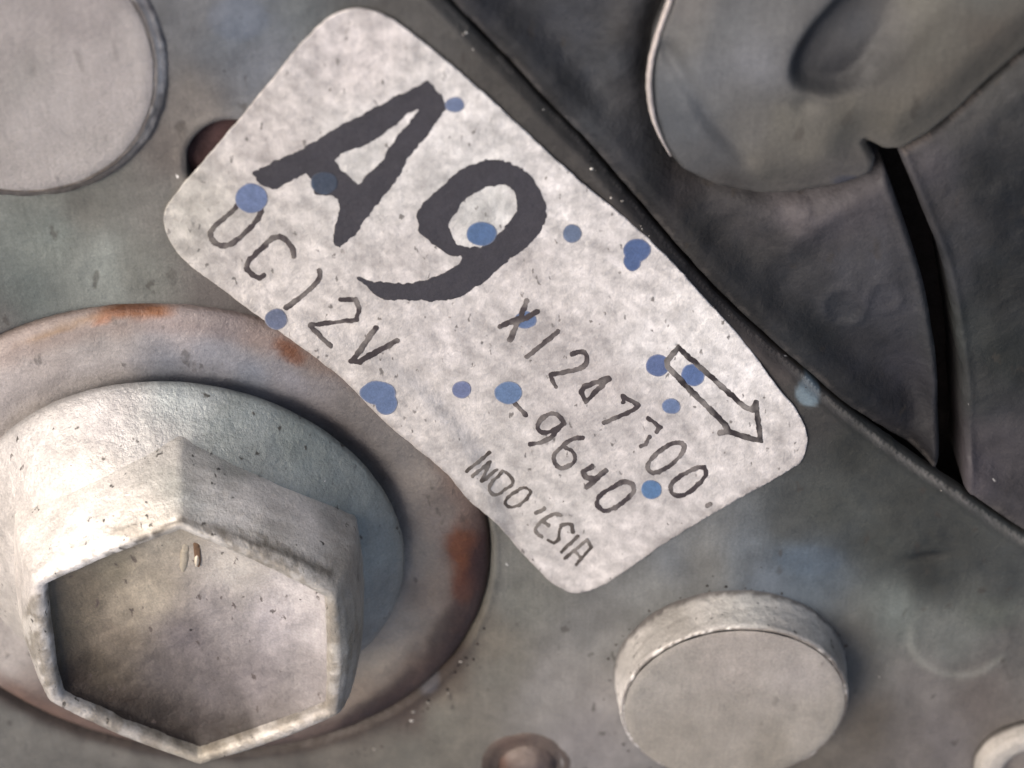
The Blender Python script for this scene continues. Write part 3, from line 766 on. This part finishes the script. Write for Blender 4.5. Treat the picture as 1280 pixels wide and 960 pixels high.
INK = '38363b'; INK2 = '3d3637'
A_OUT = [(316.7, 217), (340.6, 204), (383, 184), (416, 164), (453, 143.5), (495, 121), (534.7, 102), (551.5, 121), (557, 134), (547, 148), (534.7, 167), (509, 198), (498, 220.6), (478, 246), (464, 263), (445, 291), (425, 309), (416, 301),
         (421, 277), (427, 260), (422, 247), (411, 243), (394, 243), (389, 223), (383, 215), (373, 221), (357, 229), (341, 236), (324, 229)]
A_IN = [(523, 137), (509, 140.5), (487, 161.6), (453, 182.6), (430.6, 188), (416.6, 201), (425, 212), (447.5, 233), (457, 223.4), (477, 203.7), (495, 173), (518, 147.5)]
N_OUT = catmull([(447.7, 347.7), (468.4, 353), (503.4, 355.3), (527.5, 352), (549.4, 344.4), (566.9, 335.6), (579, 321.4), (562.5, 317), (538.4, 301.7), (524.2, 287.5), (522.7, 267.8), (534, 250.3), (553.8, 233.9), (575.6, 212), (597.5, 204.4),
                 (610.6, 201), (636.9, 204.4), (658.8, 217.5), (676.3, 241.6), (682.4, 265.6), (677.4, 285.3), (661, 305), (643.4, 318), (626, 333.4), (601.9, 353), (571.3, 371.7), (545, 375), (512.2, 373.9), (483.8, 373.9), (468.4, 367.4), (457.5, 356.4)], 4, True)
N_IN = catmull([(559.9, 281), (566.9, 267.8), (584.4, 246), (606.3, 233.9), (626, 230.6), (640.2, 235), (646.7, 250.3), (644.5, 267.8), (632.5, 284.2), (621.6, 296.3), (606.3, 308.3), (575.6, 308.3), (564.7, 298.4)], 4, True)
def ink_shape(name, sdf, pts, col=INK, step=1.5, lift=0.28, colf=None):
    xs_ = [p[0] for p in pts]; ys_ = [p[1] for p in pts]
    return on_sticker(sdf, (min(xs_) - 9, min(ys_) - 9, max(xs_) + 9, max(ys_) + 9), step, name, col, M_INK, lift, stk, 0.26, colf)
ink_shape('big_letter', lambda x, y: np.minimum(sd_poly(x, y, A_OUT), -sd_poly(x, y, A_IN)) + 0.9 + 2.6 * fbm(x, y, 6, 3, 81), A_OUT)
ink_shape('big_digit', lambda x, y: np.minimum(sd_poly(x, y, N_OUT), -sd_poly(x, y, N_IN)) + 0.9 + 2.6 * fbm(x, y, 6, 3, 83), N_OUT)
def glyph(name, strokes, w, col=INK2, smooth=True, rough=0.9):
    ss = [catmull(s, 4) if smooth and len(s) > 2 else s for s in strokes]
    pts = [p for s in ss for p in s]
    def f(x, y):
        d = np.full(x.shape, 1e9)
        for s in ss: d = np.minimum(d, d_line(x, y, s))
        return w / 2 + 0.45 - d + 1.8 * rough * fbm(x, y, 5, 3, 85)
    def colf(x, y):
        C = np.tile(lin(col), (len(x), 1))
        w_ = np.clip(0.14 + 0.9 * fbm(x, y, 15, 3, 401), 0, 0.55)[:, None]
        return C * (1 - w_) + 0.55 * idw(STK_COL, x, y, 2.2, 22) * w_
    return ink_shape(name, f, pts, col, step=1.2, colf=colf)
G = glyph
G('printed_letter', [[(300, 254), (289, 265), (266, 286), (263, 295), (268.4, 303.6), (281.6, 307.3), (292.5, 302.5), (312, 286), (324, 269.7), (326, 260), (318, 250)]], 5.6)
G('printed_letter', [[(367, 320), (364.7, 309), (353.8, 298), (342.8, 297), (331.9, 306), (316.6, 320), (308, 332), (312, 340.7), (323, 347), (329.7, 344)]], 5.8)
G('printed_digit', [[(399.7, 339), (397.5, 350.6), (380, 368), (358, 384.5)]], 6)
G('printed_digit', [[(426, 374.7), (444.5, 374.7)], [(444.5, 374.7), (449, 385.6), (445.6, 400)], [(445.6, 400), (386.6, 406.4)], [(386.6, 406.4), (412.8, 432.7)]], 4.8, smooth=False)
G('printed_letter', [[(469.7, 410), (441, 451)], [(439, 452), (450, 452)], [(450, 451), (496, 426)]], 6.2, smooth=False)
G('printed_letter', [[(658.4, 377), (650.6, 397.5), (625, 408)], [(671, 390), (647, 403), (637.5, 425)]], 6, smooth=False)
G('printed_digit', [[(697.5, 414.7), (659, 446)]], 5.2)
G('printed_digit', [[(714.7, 443), (725, 439.5), (732, 442), (733.4, 452), (725.6, 460.5), (706, 465), (688, 469)], [(687.5, 469), (694.4, 483)]], 4.8)
G('printed_digit', [[(760, 472.5), (730.3, 483.4)], [(730.3, 483.4), (726, 490)], [(726, 490), (732.5, 502)], [(732.5, 502), (761, 474)]], 5.2, smooth=False)
G('printed_digit', [[(779, 502), (778.8, 495), (797.5, 507)], [(797.5, 507), (791, 513), (755.3, 528.8)]], 4.8, smooth=False)
G('printed_digit', [[(810, 522.5), (825.6, 534), (821, 540)], [(811.6, 546), (807, 555.3), (801, 558.4)]], 4.0, smooth=False)
G('printed_digit', [[(853, 554), (841, 554), (822, 566), (811, 578), (811, 588), (820, 591), (836, 583), (850, 570), (855.5, 560), (853, 554)]], 4.8)
G('printed_digit', [[(881, 585), (869.4, 585), (851, 595), (839, 606), (840, 616), (849, 619.4), (862, 615), (878, 600), (883, 591), (881, 585)]], 4.8)
G('full_stop', [[(884, 632), (887, 630)]], 5)
G('printed_dash', [[(641, 502), (656.9, 519)]], 4.6)
G('printed_digit', [[(706, 530), (698, 519.5), (687, 518), (676, 525), (672, 535), (678.8, 541), (692, 538), (705, 528)], [(703, 531), (689, 546), (675.6, 553), (662, 555.5)]], 4.6)
G('printed_digit', [[(728.8, 547), (716, 549), (701, 559), (693, 570), (696, 582), (705, 585), (718, 577), (717, 566), (708, 560)]], 4.6)
G('printed_digit', [[(739.7, 583.4), (729, 590), (732, 597.5), (741, 599)], [(756.9, 588), (733.4, 609)]], 5.6, smooth=False)
G('printed_digit', [[(791, 606), (781.9, 602), (766, 609), (751, 619), (746, 630), (753.8, 638), (766, 636), (784, 624), (792, 614), (791, 606)]], 5)
G('printed_arrow', [[(834, 451), (847.5, 434)], [(847.5, 434), (932, 510)], [(932, 510), (941, 513)], [(941, 513), (944.4, 503)], [(944.4, 503), (950.6, 551)], [(950.6, 551), (911, 540)], [(911, 540), (900, 541)], [(906, 531), (911, 540)],
                    [(907, 531), (872.5, 497.5)], [(872.5, 497.5), (834, 458)], [(834, 458), (834, 451)]], 6.0, '2e2829', smooth=False)
I3 = '4b443f'
G('printed_letter', [[(612, 566), (583, 589)]], 3.8, I3)
G('printed_letter', [[(591, 595), (612, 577.5)], [(612, 577.5), (602, 602)], [(602, 602), (621, 587)]], 3.6, I3, False)
G('printed_letter', [[(629, 589), (612, 607), (614, 617), (622.5, 618), (632, 612), (641, 604), (637, 594), (629, 589)]], 3.4, I3)
G('printed_letter', [[(662, 613), (654, 610), (636, 621), (632, 629), (639, 634), (651, 630), (662, 618), (662, 613)]], 3.4, I3)
G('printed_mark', [[(670.4, 641), (680.5, 636)]], 4.2, I3)
G('printed_letter', [[(700, 644), (692, 642), (677, 652), (669, 662), (673, 669), (677, 671)], [(678, 652), (686, 657)]], 3.6, I3)
G('printed_letter', [[(716, 665), (714, 656), (703, 656), (699, 664), (698, 674), (692, 679), (685, 675)]], 3.6, I3)
G('printed_letter', [[(722.5, 670), (702, 690)]], 3.4, I3)
G('printed_letter', [[(706, 698), (734, 675)], [(734, 675), (739, 684)], [(739, 684), (720.4, 706)], [(718, 688), (727, 699)]], 3.6, I3, False)

# blue paint spots
def spot(x, y, rx, ry, col, lift=0.45, extra=None, seed=0):
    def f(a, b):
        s = sd_ell(a, b, x, y, rx, ry)
        if extra: s = np.maximum(s, sd_ell(a, b, *extra))
        return s + 0.9 * fbm(a, b, 12, 2, 200 + seed)
    def colf(a, b):
        c = lin(col); g = c.mean(); c = c * 0.48 + g * 0.18       # weathered, greyed blue
        C = np.tile(c, (len(a), 1))
        e = f(a, b)
        under = np.maximum(np.minimum(sd_poly(a, b, A_OUT), -sd_poly(a, b, A_IN)), np.minimum(sd_poly(a, b, N_OUT), -sd_poly(a, b, N_IN)))
        C = blend(C, '2f3540', 0.8 * sstep(-2, 3, under))
        out = np.where((under > 0)[:, None], lin('3c393e'), idw(STK_COL, a, b, 2.2, 22))
        w = (0.3 * (1 - sstep(-0.5, 1.6, e)))[:, None]
        return C * (1 - w) + out * w
    R = max(rx, ry) + 22
    return on_sticker(f, (x - R, y - R, x + R, y + R), 1.6, 'blue_paint_spot', col, M_BLUE, lift, stk, 0.02, colf)
for k, s in enumerate([(568, 131, 12, 10, '5f7299'), (314, 248, 20, 19, '5d73a0'), (405, 229, 17, 14, '3a536f'), (602, 292, 19, 15, '41689a'), (715, 292, 12, 12, '5b6f90'), (657, 400, 14, 11, '4f6c9a', 0.14),
                       (345, 399, 14, 13, '616d8c'), (577, 487, 12, 11, '6573a0'), (635, 491, 17, 14, '5577a4'), (822, 457, 15, 14, '4f6699', 0.14), (866, 469, 15, 14, '4a6aa2', 0.14), (839, 508, 12, 10, '5d77a4'), (814, 612, 13, 12, '4576a8')]):
    spot(*s[:5], lift=(s[5] if len(s) > 5 else 0.45), seed=k)
spot(796, 313, 17, 15, '3f5d92', extra=(790, 327, 11, 12), seed=30)
spot(472, 491, 23, 15, '56709c', extra=(483, 504, 14, 15), seed=31)

# ------------------------------------------------------------------ pale grit standing in for glints, and dark crumbs
def grit(name, label, cat, spots_, cols, m):
    V = []; F = []; C = []
    for (x, y, h, r_) in spots_:
        c = P(x, y, h)
        b = len(V)
        a = rng.random() * 6.28; e = 0.5 + rng.random()
        for k in range(5):
            w = a + k * 6.283 / 5
            V.append(c + np.array((math.cos(w) * r_ * (0.7 + 0.6 * rng.random()) * e, math.sin(w) * r_ * (0.7 + 0.6 * rng.random()), -0.5)))
        V.append(c + np.array((0.2 * r_, 0.1 * r_, r_ * 0.9)))
        for k in range(5): F.append([b + k, b + (k + 1) % 5, b + 5])
        cc_ = lin(cols[rng.integers(len(cols))]); C += [cc_] * 6
    o = mkobj(name, V, F, m, None, np.array(C), False, 'stuff', label, cat)
    return o
light = []; dark = []
def hp(x, y): return float(plate_h(np.array([x]), np.array([y]))[0])
seam_pts = [p for p in SEAM_S if -20 < p[0] < 1300]
for k in range(60):
    a = seam_pts[rng.integers(len(seam_pts))]; x = a[0] + rng.normal(0, 5) - 5; y = a[1] + rng.normal(0, 5) + 6
    if sd_poly(np.array([x]), np.array([y]), PLATE_POLY)[0] > 2: (light if rng.random() < 0.55 else dark).append((x, y, hp(x, y), 0.8 + 1.2 * rng.random() ** 2))
for k in range(150):
    x = rng.uniform(0, 1280); y = rng.uniform(0, 960)
    X = np.array([x]); Y = np.array([y])
    if plate_sdf(X, Y)[0] > 8 and wash_dist(X, Y)[0] > 10 and sd_poly(X, Y, STK)[0] < -4 and np.hypot(x - 915, (y - 870) * 1.25) > 165 and not (x < 225 and y < 255) and np.hypot(x - 660, y - 950) > 75 and np.hypot(x - 1290, y - 955) > 90:
        (light if rng.random() < 0.4 else dark).append((x, y, hp(x, y), 0.6 + 1.2 * rng.random() ** 3))
for k in range(90):                                    # round the stud and the washer seat
    if k < 50:
        w = rng.uniform(2.2, 6.0); x = 914 + 160 * math.cos(w) ; y = 862 + 128 * math.sin(w) + rng.normal(0, 2)
        if rng.random() < 0.5: x = 835 + rng.normal(0, 18); y = 775 - 0.62 * (x - 835) + rng.normal(0, 5)
    else:
        w = rng.uniform(0.3, 1.3); x = 236 + 385 * math.cos(w) + rng.normal(0, 5); y = 690 + 300 * math.sin(w) + rng.normal(0, 5)
    if y < 975: (dark if rng.random() < 0.75 or k < 50 else light).append((x, y, hp(x, y) + 0.5, 0.9 + 1.8 * rng.random() ** 2))
grit('glint_grains', 'scattered pale grains of grit standing in for glints on the grey metal plate', 'grit', light, ['d8d4cc', 'c2bcb4', 'a8a29a'], M_STUD)
grit('dirt_crumbs', 'tiny dark crumbs of dirt along the seam and round the studs', 'dirt', dark, ['2a2422', '3a312d', '1e1a1a'], M_DEEP)
